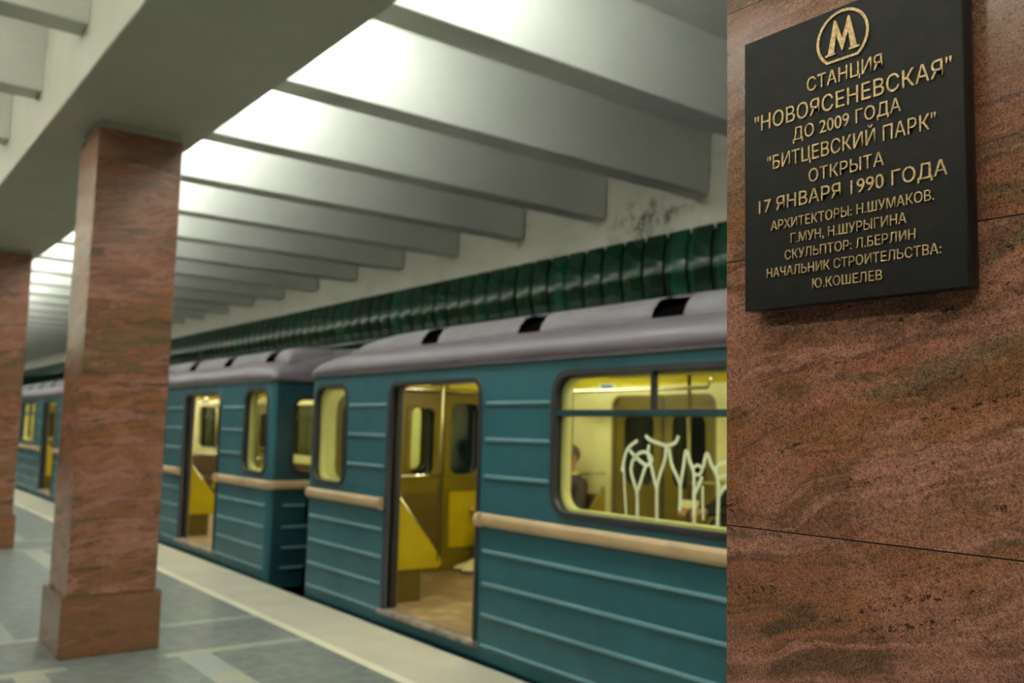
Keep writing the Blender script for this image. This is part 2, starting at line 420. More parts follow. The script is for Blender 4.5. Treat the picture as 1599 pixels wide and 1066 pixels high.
# green glazed tile cornice on the track wall
b = MB(); TP = .32
TU = (0, .15, .35, .5, .65, .85, 1); nz = 12
prof = []
for j in range(nz+1):
    v = j/nz; prof.append((XW-.02-.06*sin(pi*v), 3.0+.72*v))
nt = int((Y1-Y0)/TP)
for i in range(nt):
    y0 = Y0+i*TP+.022; wdt = TP-.044; n = len(b.v)
    for u in TU:
        for (x, z) in prof: b.v.append((x-.008*(1-(2*u-1)**2)*sin(pi*(z-3.0)/.72), y0+wdt*u, z))
    for a in range(len(TU)-1):
        for j in range(nz):
            q = n+a*(nz+1)+j; b.f.append((q, q+1, q+nz+2, q+nz+1))
    for u in (0, 1):
        m_ = len(b.v)
        for (x, z) in prof: b.v += [(x, y0+wdt*u, z), (x+.045, y0+wdt*u, z)]
        for j in range(nz): b.f.append((m_+2*j, m_+2*j+1, m_+2*j+3, m_+2*j+2))
st(b.build('trim_5', M['tile'], smooth=True), 'band of slightly curved dark green glazed tiles on the track wall')
b = MB(); b.loft([[(x+.04, y, z) for x, z in prof]+[(XW+.05, y, 3.72), (XW+.05, y, 3.0)] for y in (Y0, Y1)])
st(b.build('trim_6', M['tilegap']))
st(MB().box(XW-.06, XW+.05, Y0, Y1, 2.96, 3.0).build('trim_7', M['tile'], bevel=.01), 'green ledge under the tile band')

# lamps: one tube fitting per bay behind each long beam
def lamp(x, y, z, tube, L=1.1, name='tube_lamp'):
    r = empty(name, (x, y, z))
    MB().box(-.05, .05, -L/2, L/2, 0, .06).build('housing', M['fixture'], r, bevel=.006)
    t = MB().tube([(0, -L/2+.05, -.03), (0, L/2-.05, -.03)], .018, 10).build('tube', tube, r, smooth=True)
    for s in (-1, 1): MB().box(-.02, .02, s*(L/2-.03)-.015, s*(L/2-.03)+.015, -.05, 0).build('lamp_holder', M['fixture'], r)
    return r
l0 = None
for k in range(-6, 30):
    y = 4.42+1.51*k+.13+.755
    r = lamp(2.76, y, 4.56, M['tube']) if l0 is None else copy_tree(l0)
    if l0 is None:
        l0 = r; MB().box(-.015, .015, -.03, .03, .06, .10).build('bracket', M['fixture'], r)
    r.location = (2.76, y, 4.56)
    tag(r, 'white fluorescent tube lamp tucked behind the long beam, over the platform edge', 'lamp', 'fluorescent lamps behind the long beam')
l1 = None
for k in range(-6, 26):
    y = 4.42+1.51*k+.23+.755
    r = lamp(-.15, y, 4.45, M['navetube'], 1.2) if l1 is None else copy_tree(l1)
    if l1 is None:
        l1 = r; MB().box(-.03, .03, -.2, .2, .06, .21).build('bracket', M['fixture'], r)
    r.location = (-.15, y, 4.45)
    tag(r, 'white fluorescent tube lamp on the ceiling over the middle of the hall', 'lamp', 'fluorescent lamps over the middle of the hall')
    q = copy_tree(r); q.location = (-2.5, y, 4.45)

# columns
def column(xc, y0, label):
    w, h = .293, .29; r = empty('granite_column', (xc, y0+h, 0))
    MB().box(-w-.035, w+.035, -h-.037, h+.037, 0, .405).build('plinth', M['plinth'], r, bevel=.006)
    MB().box(-w, w, -h, h, .405, 3.69).build('shaft', M['granite'], r, bevel=.004)
    MB().box(-w+.02, w-.02, -h+.02, h-.02, 3.69, 3.75).build('capital', M['soffit'], r)
    tag(r, label, 'column'); return r
XC = 1.719
column(1.693, .565, 'red granite column close by that carries the dark bronze plaque')
column(XC, 6.773, 'red granite column with a square plinth standing across from the open car end')
column(XC, 12.80, 'red granite column behind the full-height plinth column, partly cut off by the frame')
for k in range(3, 9):
    c_ = column(XC, 6.773+6.04*(k-1), 'polished red granite column far down the platform row')
    c_['group'] = 'distant granite columns of the platform row'
for k in range(-2, 8):
    c_ = column(mx(XC), 6.773+6.04*(k-1), 'polished red granite column in the opposite row of the hall')
    c_['group'] = 'granite columns of the opposite row'
for k in (-1,):
    c_ = column(XC, .545+6.04*k, 'polished red granite column of the row behind the viewer'); c_['group'] = 'granite columns behind the viewer'

# ================================================================ plaque
pq = empty('memorial_plaque', (1.4, .858, 2.09)); tag(pq, 'dark bronze plaque with raised gold Russian lettering on the red granite column', 'plaque')
FX = -.042     # front face, relative to the column face
def pl(y, z): return (y-.858, z-2.09)
bz = [pl(.650, 1.832), pl(1.066, 1.832), pl(1.066, 2.350), pl(.650, 2.350)]
pm = MB()
def rr(inset, x): 
    (a, c), (b2, d2) = bz[0], bz[2]
    return [(x, a+inset, c+inset), (x, b2-inset, c+inset), (x, b2-inset, d2-inset), (x, a+inset, d2-inset)]
pm.loft([rr(.006, -.0005), rr(.002, -.006), rr(.0, -.018), rr(.0, FX+.0015), rr(.0015, FX)])
pm.build('plate', M['plaque'], pq)
LINES = [
 ('СТАНЦИЯ', .9264, .7825, 2.2146, .0258), ('"НОВОЯСЕНЕВСКАЯ"', 1.040, .667, 2.1690, .0299), ('ДО 2009 ГОДА', .9566, .7510, 2.1325, .0240),
 ('"БИТЦЕВСКИЙ ПАРК"', 1.012, .694, 2.0896, .0264), ('ОТКРЫТА', .9243, .7822, 2.0494, .0236), ('17 ЯНВАРЯ 1990 ГОДА', 1.0313, .6775, 2.0115, .0255),
 ('АРХИТЕКТОРЫ: Н.ШУМАКОВ.', 1.0047, .6996, 1.9752, .0179), ('Г.МУН, Н.ШУРЫГИНА', .9624, .7455, 1.9461, .0179), ('СКУЛЬПТОР: Л.БЕРЛИН', .9753, .7311, 1.9176, .0174),
 ('НАЧАЛЬНИК СТРОИТЕЛЬСТВА:', 1.0144, .6906, 1.8891, .0172), ('Ю.КОШЕЛЕВ', .9189, .7887, 1.8594, .0170)]
def text_mesh(body, bold=.003):
    c = bpy.data.curves.new('t', 'FONT'); c.body = body; c.size = 1; c.extrude = .04; c.offset = bold; c.resolution_u = 6; c.space_character = 1.02
    c.bevel_depth = 0
    o = bpy.data.objects.new('t', c); m = bpy.data.meshes.new_from_object(o); bpy.data.objects.remove(o); bpy.data.curves.remove(c); return m
mH = text_mesh('Н'); capH = max(v.co.y for v in mH.vertices)-min(v.co.y for v in mH.vertices); baseH = min(v.co.y for v in mH.vertices)
for body, yl, yr, zb, cap in LINES:
    m = text_mesh(body)
    x0 = min(v.co.x for v in m.vertices); x1 = max(v.co.x for v in m.vertices)
    sx = (yl-yr)/(x1-x0); sz = cap/capH
    for v in m.vertices:
        x, y, z = v.co; v.co = (FX-.0012-(z)*.03, (yl-(x-x0)*sx)-.858, zb+(y-baseH)*sz-2.09)
    m.materials.clear(); link('lettering', m, M['gold'], pq)
# the M emblem inside a ring with a flat foot
def Q(u, v): return (.8555-.858-u, 2.2925-2.09+v)       # u to the reader's right, metres
def ringpts(r, foot):
    a0 = math.asin(foot/r); pts = []
    for i in range(49):
        a = -a0+(pi+2*a0)*i/48; pts.append(Q(r*cos(a), r*sin(a)))
    return pts
plate('emblem_ring', [ringpts(.0505, .0405), ringpts(.0455, .0362)], FX-.0025, FX+.0005, 'x', M['gold'], pq)
def Mpts():
    P = [(-.0330, -.0270), (-.0130, -.0270), (-.0130, -.0235), (-.0165, -.0235), (-.0118, .0080), (-.0005, -.0235), (.0005, -.0235), (.0118, .0080), (.0165, -.0235), (.0130, -.0235), (.0130, -.0270), (.0330, -.0270), (.0330, -.0235), (.0280, -.0235), (.0150, .0345), (.0118, .0345), (0, -.0015), (-.0118, .0345), (-.0150, .0345), (-.0280, -.0235), (-.0330, -.0235)]
    return [Q(u, v) for u, v in P]
plate('emblem_letter', [Mpts()], FX-.003, FX+.0005, 'x', M['gold'], pq)

# ================================================================ metro car
XT = 3.807; HL = 9.25; W = 2.70
DOORS = (-7.05, -2.35, 2.35, 7.05); DW = .645; DZ0, DZ1 = .11, 1.957
WINS = [(-.86, .86), (3.84, 5.56), (-5.56, -3.84)]       # big windows between doors (local y)
EWINS = [(HL-.755, HL-.115), (-HL+.115, -HL+.755)]
WZ0, WZ1 = 1.085, 1.972
car = empty('metro_car', (XT, 8.2-HL, 0))
def side(sgn):
    """sgn=+1 platform side at local x=0, -1 the far side at x=W"""
    X = (lambda x: x) if sgn > 0 else (lambda x: W-x)
    holes = [rrect(c-DW, c+DW, DZ0, DZ1, .09, rb=0) for c in DOORS]
    holes += [rrect(a, b_, WZ0, WZ1, .13) for a, b_ in WINS+EWINS]
    outer = [(-HL+.06, .0), (HL-.06, .0), (HL-.06, 2.075), (-HL+.06, 2.075)]
    panel = plate('side_panel', [outer]+holes, X(0), X(.03), 'x', M['teal'], car)
    lh = [rrect(c-DW, c+DW, .1, DZ1, .09, rb=0) for c in DOORS]+[rrect(a+.02, b_-.02, WZ0+.02, WZ1-.02, .12) for a, b_ in WINS+EWINS]
    plate('side_lining', [[(-HL+.1, .12), (HL-.1, .12), (HL-.1, 2.12), (-HL+.1, 2.12)]]+lh, X(.10), X(.12), 'x', M['cream'], car)
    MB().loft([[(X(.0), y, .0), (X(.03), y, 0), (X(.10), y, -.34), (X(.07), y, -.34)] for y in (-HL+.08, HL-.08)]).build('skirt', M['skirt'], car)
    # ribs
    ed = sorted([(c-DW-.075, c+DW+.075) for c in DOORS])
    def segs(cuts):
        cur = -HL+.07; out = []
        for a, b_ in sorted(cuts):
            if a-cur > .05: out.append((cur, a))
            cur = b_
        if HL-.07-cur > .05: out.append((cur, HL-.07))
        return out
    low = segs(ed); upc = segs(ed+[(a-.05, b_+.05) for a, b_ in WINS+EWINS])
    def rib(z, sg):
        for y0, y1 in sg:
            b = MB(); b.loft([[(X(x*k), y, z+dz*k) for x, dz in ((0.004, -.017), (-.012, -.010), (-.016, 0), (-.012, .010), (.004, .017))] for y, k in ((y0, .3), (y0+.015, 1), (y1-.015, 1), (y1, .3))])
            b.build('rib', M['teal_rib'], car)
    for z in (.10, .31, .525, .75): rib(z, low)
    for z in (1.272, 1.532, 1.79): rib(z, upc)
    for y0, y1 in low:
        ye0 = y0-.01 if y0 > -HL+.1 else y0; ye1 = y1+.01 if y1 < HL-.1 else y1
        pr = [(.004, .921), (-.022, .924), (-.036, .945), (-.038, .968), (-.036, .991), (-.022, 1.012), (.004, 1.015)]
        b = MB(); b.loft([[(X(x), y, z) for x, z in pr] for y in (ye0, ye1)])
        for ye, cut in ((ye0, y0 > -HL+.1), (ye1, y1 < HL-.1)):
            if cut: b.tube([(X(-.02), ye-.018, .968), (X(-.02), ye+.018, .968)], .052, 14)
        b.build('belt_rail', M['belt'], car)
    # big windows
    for a, b_ in WINS:
        fr = plate('window', [rrect(a-.028, b_+.028, WZ0-.028, WZ1+.028, .155), rrect(a+.008, b_-.008, WZ0+.008, WZ1-.008, .125)], X(-.012), X(.055), 'x', M['rubber'], car)
        plate('reveal', [rrect(a+.005, b_-.005, WZ0+.005, WZ1-.005, .13), rrect(a+.024, b_-.024, WZ0+.024, WZ1-.024, .115)], X(.05), X(.125), 'x', M['cream'], fr)
        MB().box(*sorted((X(-.006), X(.05))), a, b_, 1.700, 1.742).build('transom', M['skirt'], fr, bevel=.006)
        m_ = (a+b_)/2; MB().box(*sorted((X(.0), X(.045))), m_-.012, m_+.012, 1.74, WZ1).build('mullion', M['rubber'], fr, bevel=.004)
        plate('pane', [rrect(a, b_, WZ0, 1.72, .0, rb=.125)], X(.026), X(.03), 'x', M['glass'], fr)
        for u0, u1 in ((a, m_), (m_, b_)): plate('pane', [[(u0, 1.72), (u1, 1.72), (u1, WZ1-.06 if u1 == b_ else WZ1), (u1-.06 if u1 == b_ else u1, WZ1), (u0+.06 if u0 == a else u0, WZ1), (u0, WZ1-.06 if u0 == a else WZ1)]], X(.034), X(.038), 'x', M['glass'], fr)
    for a, b_ in EWINS:
        fr = plate('window', [rrect(a-.026, b_+.026, WZ0-.026, WZ1+.026, .15), rrect(a+.008, b_-.008, WZ0+.008, WZ1-.008, .12)], X(-.012), X(.055), 'x', M['rubber'], car)
        plate('reveal', [rrect(a+.005, b_-.005, WZ0+.005, WZ1-.005, .13), rrect(a+.024, b_-.024, WZ0+.024, WZ1-.024, .115)], X(.05), X(.125), 'x', M['cream'], fr)
        plate('pane', [rrect(a, b_, WZ0, WZ1, .12)], X(.026), X(.03), 'x', M['glass'], fr)
    # doors
    for c in DOORS:
        fr = plate('door_frame', [rrect(c-DW-.03, c+DW+.03, DZ0-.02, DZ1+.025, .11, rb=0), rrect(c-DW+.004, c+DW-.004, DZ0, DZ1-.004, .088, rb=0)], X(-.014), X(.05), 'x', M['rubber'], car)
        plate('inner_jamb', [rrect(c-DW-.03, c+DW+.03, DZ0-.0, DZ1+.025, .11, rb=0), rrect(c-DW+.002, c+DW-.002, DZ0+.005, DZ1-.002, .088, rb=0)], X(.098), X(.122), 'x', M['jamb'], fr)
        MB().box(*sorted((X(-.045), X(.12))), c-DW-.05, c+DW+.05, .085, .118).build('sill', M['sill'], car, bevel=.006)
        op = DW-.03 if sgn > 0 else 0
        for s in (-1, 1):
            y0, y1 = sorted((c+s*(op+.003), c+s*(op+DW)))
            z0, z1 = .13, DZ1+.01
            lf = plate('door_leaf', [[(y0, z0), (y1, z0), (y1, z1), (y0, z1)], rrect(y0+.11, y1-.11, 1.10, 1.80, .1)], X(.055), X(.09), 'x', M['ochre'], car)
            plate('gasket', [rrect(y0+.09, y1-.09, 1.08, 1.82, .12), rrect(y0+.115, y1-.115, 1.105, 1.795, .1)], X(.05), X(.095), 'x', M['ochre'], lf)
            plate('pane', [rrect(y0+.1, y1-.1, 1.09, 1.81, .1)], X(.07), X(.074), 'x', M['glass'] if sgn > 0 else M['dkglass'], lf)
            if sgn < 0:
                plate('lower_panel', [rrect(y0+.09, y1-.09, .25, .92, .03)], X(.088), X(.098), 'x', M['ochre'], lf)
            ye = y0 if s > 0 else y1
            MB().box(*sorted((X(.05), X(.095))), ye-.012, ye+.012, z0, z1).build('edge_rubber', M['rubber'], lf)
side(1); side(-1)
# corners
for ys in (-1, 1):
    for xs in (0, 1):
        b = MB(); X = (lambda x: x) if xs == 0 else (lambda x: W-x)
        b.loft([[(X(.06-.06*cos(a)), ys*(HL-.06+.06*sin(a)), z) for a in [pi/2*i/6 for i in range(7)]]+[(X(.06), ys*(HL-.06), z)] for z in (-.3, 2.075)])
        b.build('corner_post', M['teal'], car)
        r0 = .06; pr = [(.0, .921), (.026, .924), (.04, .945), (.042, .968), (.04, .991), (.026, 1.012), (0, 1.015)]
        b = MB(); b.loft([[(X(.06-(.06+p)*cos(a)), ys*(HL-.06+(.06+p)*sin(a)), z) for p, z in pr] for a in [pi/2*i/6 for i in range(7)]])
        b.build('belt_corner', M['belt'], car)
# end walls: window, middle door, window
for ys in (-1, 1):
    Yf = (lambda t: ys*(HL-t))
    ho = [rrect(.25, .74, 1.10, 1.90, .12), rrect(1.04, 1.37, 1.10, 1.83, .07), rrect(1.53, 1.95, 1.10, 1.90, .10)]
    plate('end_wall', [[(.06, -.1), (W-.06, -.1), (W-.06, 2.1), (.06, 2.1)]]+ho, Yf(0), Yf(.03), 'y', M['skirt'], car)
    plate('end_lining', [[(.12, .12), (W-.12, .12), (W-.12, 2.2), (.12, 2.2)]]+ho, Yf(.11), Yf(.13), 'y', M['ochre'], car)
    for h_, (u0, u1, v0, v1, r_) in zip(ho, ((.25, .74, 1.10, 1.90, .12), (1.04, 1.37, 1.10, 1.83, .07), (1.53, 1.95, 1.10, 1.90, .10))):
        fr = plate('window', [rrect(u0-.03, u1+.03, v0-.03, v1+.03, r_+.03), rrect(u0+.012, u1-.012, v0+.012, v1-.012, r_)], Yf(-.012), Yf(.05), 'y', M['rubber'], car)
        plate('reveal', [rrect(u0-.035, u1+.035, v0-.035, v1+.035, r_+.035), rrect(u0+.02, u1-.02, v0+.02, v1-.02, r_)], Yf(.10), Yf(.145), 'y', M['ochre'], fr)
        plate('pane', [h_], Yf(.02), Yf(.024), 'y', M['glass'], fr)
    plate('cream_panel', [[(.125, .98), (.86, .98), (.86, 2.15), (.125, 2.15)], rrect(.25, .74, 1.10, 1.90, .12)], Yf(.128), Yf(.136), 'y', M['cream'], car)
    hd = MB().box(.86, W-.2, *sorted((Yf(.128), Yf(.15))), 2.03, 2.2).build('header_panel', M['carceil'], car)
    MB().tube([(.90, Yf(.20), 2.2), (.90, Yf(.20), 2.0), (1.40, Yf(.20), 2.0), (1.55, Yf(.20), 2.0), (2.2, Yf(.20), 2.0), (2.2, Yf(.20), 2.2)], .017, 8).build('header_rail', M['chrome'], hd, smooth=True)
    # inside: door leaf edge post, frame posts and lower panels
    for u0, u1 in ((1.46, 1.50),): MB().box(u0, u1, *sorted((Yf(.13), Yf(.16))), .13, 2.2).build('post', M['ochre'], car)
    plate('lower_panel', [rrect(1.56, 1.93, .36, .94, .03)], Yf(.125), Yf(.142), 'y', M['yellow'], car)
    plate('lower_panel', [rrect(1.00, 1.42, .20, .94, .03)], Yf(.125), Yf(.142), 'y', M['olive'], car)
    for z in (.10, .31, .525, .75):
        MB().loft([[(x, Yf(t*k), z+dz*k) for t, dz in ((.004, -.017), (-.012, -.010), (-.016, 0), (-.012, .010), (.004, .017))] for x, k in ((.16, .3), (.18, 1), (.84, 1), (.86, .3))]).build('rib', M['teal_rib'], car)
    pr = [(.004, .921), (-.026, .924), (-.04, .945), (-.042, .968), (-.04, .991), (-.026, 1.012), (.004, 1.015)]
    for u0, u1 in ((.06, .90), (1.80, W-.06)):
        MB().loft([[(x, Yf(t), z) for t, z in pr] for x in (u0, u1)]).build('belt_rail', M['belt'], car)
    # buffers, cables and gangway guard between the cars
    b = MB(); b.box(.42, .56, *sorted((Yf(0), Yf(-.16))), .55, .80); b.box(.42, .58, *sorted((Yf(0), Yf(-.2))), -.15, .12); b.build('end_socket', M['blackin'], car, bevel=.015)
    b = MB(); b.tube([(.49, Yf(-.08), .6), (.5, Yf(-.14), .35), (.48, Yf(-.1), .0)], .03, 8); b.build('jumper_cable', M['rubber'], car, smooth=True)
    MB().box(1.0, 1.7, *sorted((Yf(0), Yf(-.42))), -.62, -.38).build('coupler', M['blackin'], car, bevel=.03)
# roof
PR = [(0, 2.07), (-.014, 2.078), (-.026, 2.10), (-.028, 2.135), (-.014, 2.175), (.015, 2.215), (.06, 2.25), (.12, 2.278), (.2, 2.305), (.4, 2.385), (.7, 2.46), (1.0, 2.515), (1.35, 2.54)]
PR = PR+[(W-x, z) for x, z in reversed(PR[:-1])]
def roof_ring(y, kz, kx):
    return [(W/2+(x-W/2)*kx, y, 2.07+(z-2.07)*kz) for x, z in PR]
st_ = [(0, .30, .97), (.02, .45, .985), (.06, .62, .995), (.14, .78, 1), (.28, .90, 1), (.45, .97, 1), (.7, 1, 1)]
rings = [roof_ring(-HL-.02+t, kz, kx) for t, kz, kx in st_]+[roof_ring(HL+.02-t, kz, kx) for t, kz, kx in reversed(st_)]
def shell(y, kz, kx):
    o_ = roof_ring(y, kz, kx)
    return o_+[(W/2+(x-W/2)*.985, yy, 2.06+(z-2.06)*.93) for x, yy, z in reversed(o_)]
b = MB(); b.loft([shell(-HL-.02+t, kz, kx) for t, kz, kx in st_]+[shell(HL+.02-t, kz, kx) for t, kz, kx in reversed(st_)])
roof = b.build('roof', M['roof'], car, smooth=True)
for sg in (-1, 1):
    MB().loft([roof_ring(sg*(HL+.02-t), kz*.99, kx*.999) for t, kz, kx in st_[:4]]).build('roof_end', M['roof'], roof, smooth=True)
bb = MB()
for x in (0, W):
    s = -1 if x == 0 else 1
    bb.loft([[(x+s*dx, y, z) for dx, z in ((0, 2.072), (.024, 2.072), (.026, 2.085), (0, 2.09))] for y in (-HL, HL)])
bb.build('gutter', M['vent'], car)
# ventilator casings with open scoops
VY0, VY1 = -HL+.12, 8.98
VO = [-8.63+1.34*i for i in range(13)]
VP = [(.195, 2.285), (.205, 2.33), (.23, 2.38), (.275, 2.425), (.35, 2.455), (.48, 2.478), (.75, 2.49), (.80, 2.42)]
for xs in (0, 1):
    X = (lambda x: x) if xs == 0 else (lambda x: W-x)
    def ring(y, k=1, ins=0):
        return [(X(x+ins*(1 if x < .6 else -1)), y, 2.26+(z-2.26)*k-ins*(1 if z > 2.35 else 0)) for x, z in VP]
    edges = []; cur = VY0
    for vo in VO: edges.append((cur, vo-.13)); cur = vo+.13
    edges.append((cur, VY1))
    for i, (a, b_) in enumerate(edges):
        r_ = [ring(a), ring(b_)]
        if i == len(edges)-1:
            r_ = [ring(a)]+[ring(b_-t, k) for t, k in ((1.02, 1), (.75, .97), (.5, .88), (.3, .74), (.12, .5), (0, .12))]
        if i == 0: r_ = [ring(a, .2), ring(a+.05, .7), ring(a+.12, 1), ring(b_)]
        MB().loft(r_, caps=False).build('roof_vent', M['vent'], car)
    MB().loft([[(X(x), y, z) for x, z in ((.197, 2.298), (.205, 2.318), (.30, 2.372), (.40, 2.408), (.75, 2.48), (.75, 2.42))] for y in (VY0+.2, VY1-1.1)]).build('vent_shade', M['blackin'], car)  # solid black body added as the shade inside the hollow scoops
    MB().loft([[(X(x), y, z) for x, z in ((.40, 2.452), (.40, 2.468), (.50, 2.478), (.75, 2.488), (.76, 2.46))] for y in (VY0+.1, VY1-1.0)]).build('vent_lid', M['vent'], car)
# inside of the car
MB().box(.03, W-.03, -HL+.04, HL-.04, .06, .125).build('car_floor', M['carfloor'], car)
arc = [(.10, 2.02), (.13, 2.10), (.22, 2.17), (.45, 2.23), (.9, 2.28), (1.35, 2.30)]; arc = arc+[(W-x, z) for x, z in reversed(arc[:-1])]
b = MB(); b.loft([[(x, y, z) for x, z in arc]+[(x, y, z+.02) for x, z in reversed(arc)] for y in (-HL+.1, HL-.1)]); b.build('car_ceiling', M['carceil'], car)
for xs in (0, 1):
    X = (lambda x: x) if xs == 0 else (lambda x: W-x)
    for y in (-7.6, -4.7, -1.6, 1.6, 4.7, 7.6):
        f_ = MB().box(*sorted((X(.98), X(1.08))), y-.62, y+.62, 2.24, 2.275).build('lamp_base', M['fixture'], car)
        MB().tube([(X(1.03), y-.58, 2.215), (X(1.03), y+.58, 2.215)], .022, 8).build('lamp_tube', M['cartube'], f_, smooth=True)
    # benches between doors, end panels with rails
    for a, b_ in ((-HL+.14, DOORS[0]-DW-.12), (DOORS[0]+DW+.12, DOORS[1]-DW-.12), (DOORS[1]+DW+.12, DOORS[2]-DW-.12), (DOORS[2]+DW+.12, DOORS[3]-DW-.12), (DOORS[3]+DW+.12, HL-.14)):
        s_ = MB().box(*sorted((X(.13), X(.55))), a, b_, .49, .56).build('bench_seat', M['brown'], car, bevel=.02)
        MB().box(*sorted((X(.13), X(.19))), a, b_, .56, .98).build('bench_back', M['brown'], s_, bevel=.02)
        MB().box(*sorted((X(.13), X(.42))), a, b_, .13, .49).build('bench_base', M['olive'], s_)
        for yy, inner in ((a, a > -HL+.2), (b_, b_ < HL-.2)):
            if not inner: continue
            pts = [(.125, .40), (.60, .40), (.625, .43), (.60, .50), (.58, .53), (.135, 1.06), (.125, 1.06)]
            pn = plate('end_panel', [[(X(p[0]), p[1]) for p in pts]], yy-.012, yy+.012, 'y', M['yellow'], car)
            MB().tube([(X(.14), yy, 1.065), (X(.36), yy, .80), (X(.585), yy, .535)], .010, 6).build('panel_edge', M['chrome'], pn, smooth=True)
            MB().tube([(X(.585), yy, .45), (X(.585), yy, 2.15)], .016, 8).build('pole', M['pole'], car, smooth=True)
            MB().tube([(X(.12), yy, 1.19), (X(.585), yy, 1.19)], .014, 8).build('rail', M['chrome'], car, smooth=True)
    for y in (-7.05, -4.7, -2.35, 0, 2.35, 4.7, 7.05):
        hr = MB().tube([(X(.62), y-1.05, 2.13), (X(.62), y-1.0, 2.0), (X(.62), y+1.0, 2.0), (X(.62), y+1.05, 2.13)], .017, 8).build('ceiling_rail', M['chrome'], car, smooth=True)
# bogies and underfloor gear, dark
b = MB()
for yb in (-6.3, 6.3):
    b.box(.35, W-.35, yb-1.4, yb+1.4, -.85, -.5)
    for wy in (-1.05, 1.05):
        for wx in (.45, W-.45): b.tube([(wx-.06, yb+wy, -.72), (wx+.06, yb+wy, -.72)], .38, 20)
b.build('bogie', M['blackin'], car)
MB().box(.08, W-.08, -HL+.1, HL-.1, -.45, .06).build('underframe', M['blackin'], car)
tag(car, 'teal metro car close to the viewer with graffiti on its large window', 'metro car')
c2 = copy_tree(car); c2.location.y = 18.4; tag(c2, 'second teal metro car, its near end corner showing beside the gap', 'metro car')
c3 = copy_tree(car); c3.location.y = 18.4+HL*2+.95; tag(c3, 'third teal metro car, farthest along the platform behind the columns', 'metro car')
# graffiti on the near car's window, an extra part of that car only
G = [(0.009, [(3.719, 1.592), (3.682, 1.567), (3.611, 1.548), (3.549, 1.539), (3.488, 1.556), (3.464, 1.595)]), (0.0085, [(3.555, 1.534), (3.568, 1.452), (3.602, 1.37), (3.625, 1.287), (3.623, 1.105)]), (0.0085, [(3.535, 1.524), (3.513, 1.434), (3.472, 1.367), (3.448, 1.309), (3.451, 1.18)]), (0.0085, [(3.784, 1.561), (3.858, 1.515), (3.887, 1.461), (3.909, 1.375)]), (0.0085, [(3.85, 1.504), (3.782, 1.454), (3.709, 1.421), (3.666, 1.448), (3.696, 1.489), (3.754, 1.492), (3.812, 1.453), (3.833, 1.389), (3.81, 1.317), (3.782, 1.246), (3.78, 1.101)]), (0.0085, [(3.689, 1.54), (3.696, 1.489), (3.673, 1.427), (3.651, 1.357), (3.625, 1.287)]), (0.0085, [(3.716, 1.415), (3.751, 1.331), (3.782, 1.256)]), (0.0085, [(3.448, 1.318), (3.426, 1.419), (3.407, 1.513), (3.381, 1.46), (3.354, 1.402), (3.348, 1.325), (3.346, 1.112)]), (0.0075, [(3.367, 1.411), (3.323, 1.438), (3.291, 1.415), (3.316, 1.385), (3.354, 1.393)]), (0.0085, [(3.284, 1.425), (3.26, 1.504), (3.228, 1.447), (3.191, 1.391), (3.179, 1.316), (3.184, 1.108)]), (0.0085, [(3.291, 1.377), (3.316, 1.327), (3.347, 1.276)]), (0.005, [(3.288, 1.328), (3.283, 1.146)]), (0.0085, [(3.071, 1.473), (3.131, 1.461), (3.167, 1.45), (3.197, 1.42), (3.179, 1.383), (3.119, 1.395)]), (0.0085, [(3.119, 1.339), (3.149, 1.318), (3.179, 1.278)]), (0.004, [(3.894, 1.418), (3.884, 1.27), (3.869, 1.124)])]
b = MB()
for i, (w_, l_) in enumerate(G):
    sm = []
    P_ = [l_[0]]+l_+[l_[-1]]
    for k in range(1, len(P_)-2):
        for q in range(5):
            t = q/5; p0, p1, p2, p3 = P_[k-1:k+3]
            sm.append(tuple(.5*(2*p1[j]+(p2[j]-p0[j])*t+(2*p0[j]-5*p1[j]+4*p2[j]-p3[j])*t*t+(3*p1[j]-p0[j]-3*p2[j]+p3[j])*t**3) for j in (0, 1)))
    sm.append(l_[-1])
    b.flat([(y-(8.2-HL), z) for y, z in sm], w_*1.15, .0225-.0002*i, .0245)
b.build('graffiti', M['graffiti'], car, label='pale dripping marker graffiti')
stk = MB().box(W-.135, W-.121, 6.62-(8.2-HL), 6.86-(8.2-HL), 1.985, 2.105).build('sticker', M['paper'], car, label='blue and white notice')
MB().box(W-.137, W-.134, 6.66-(8.2-HL), 6.82-(8.2-HL), 2.03, 2.09).build('sticker_print', M['blue'], stk)
# running rails
for x in (XT+.55, XT+2.07, mx(XT+.55), mx(XT+2.07)):
    st(MB().box(x-.035, x+.035, Y0, Y1, -1.2, -1.08).build('floor_track_rail', M['rail']))

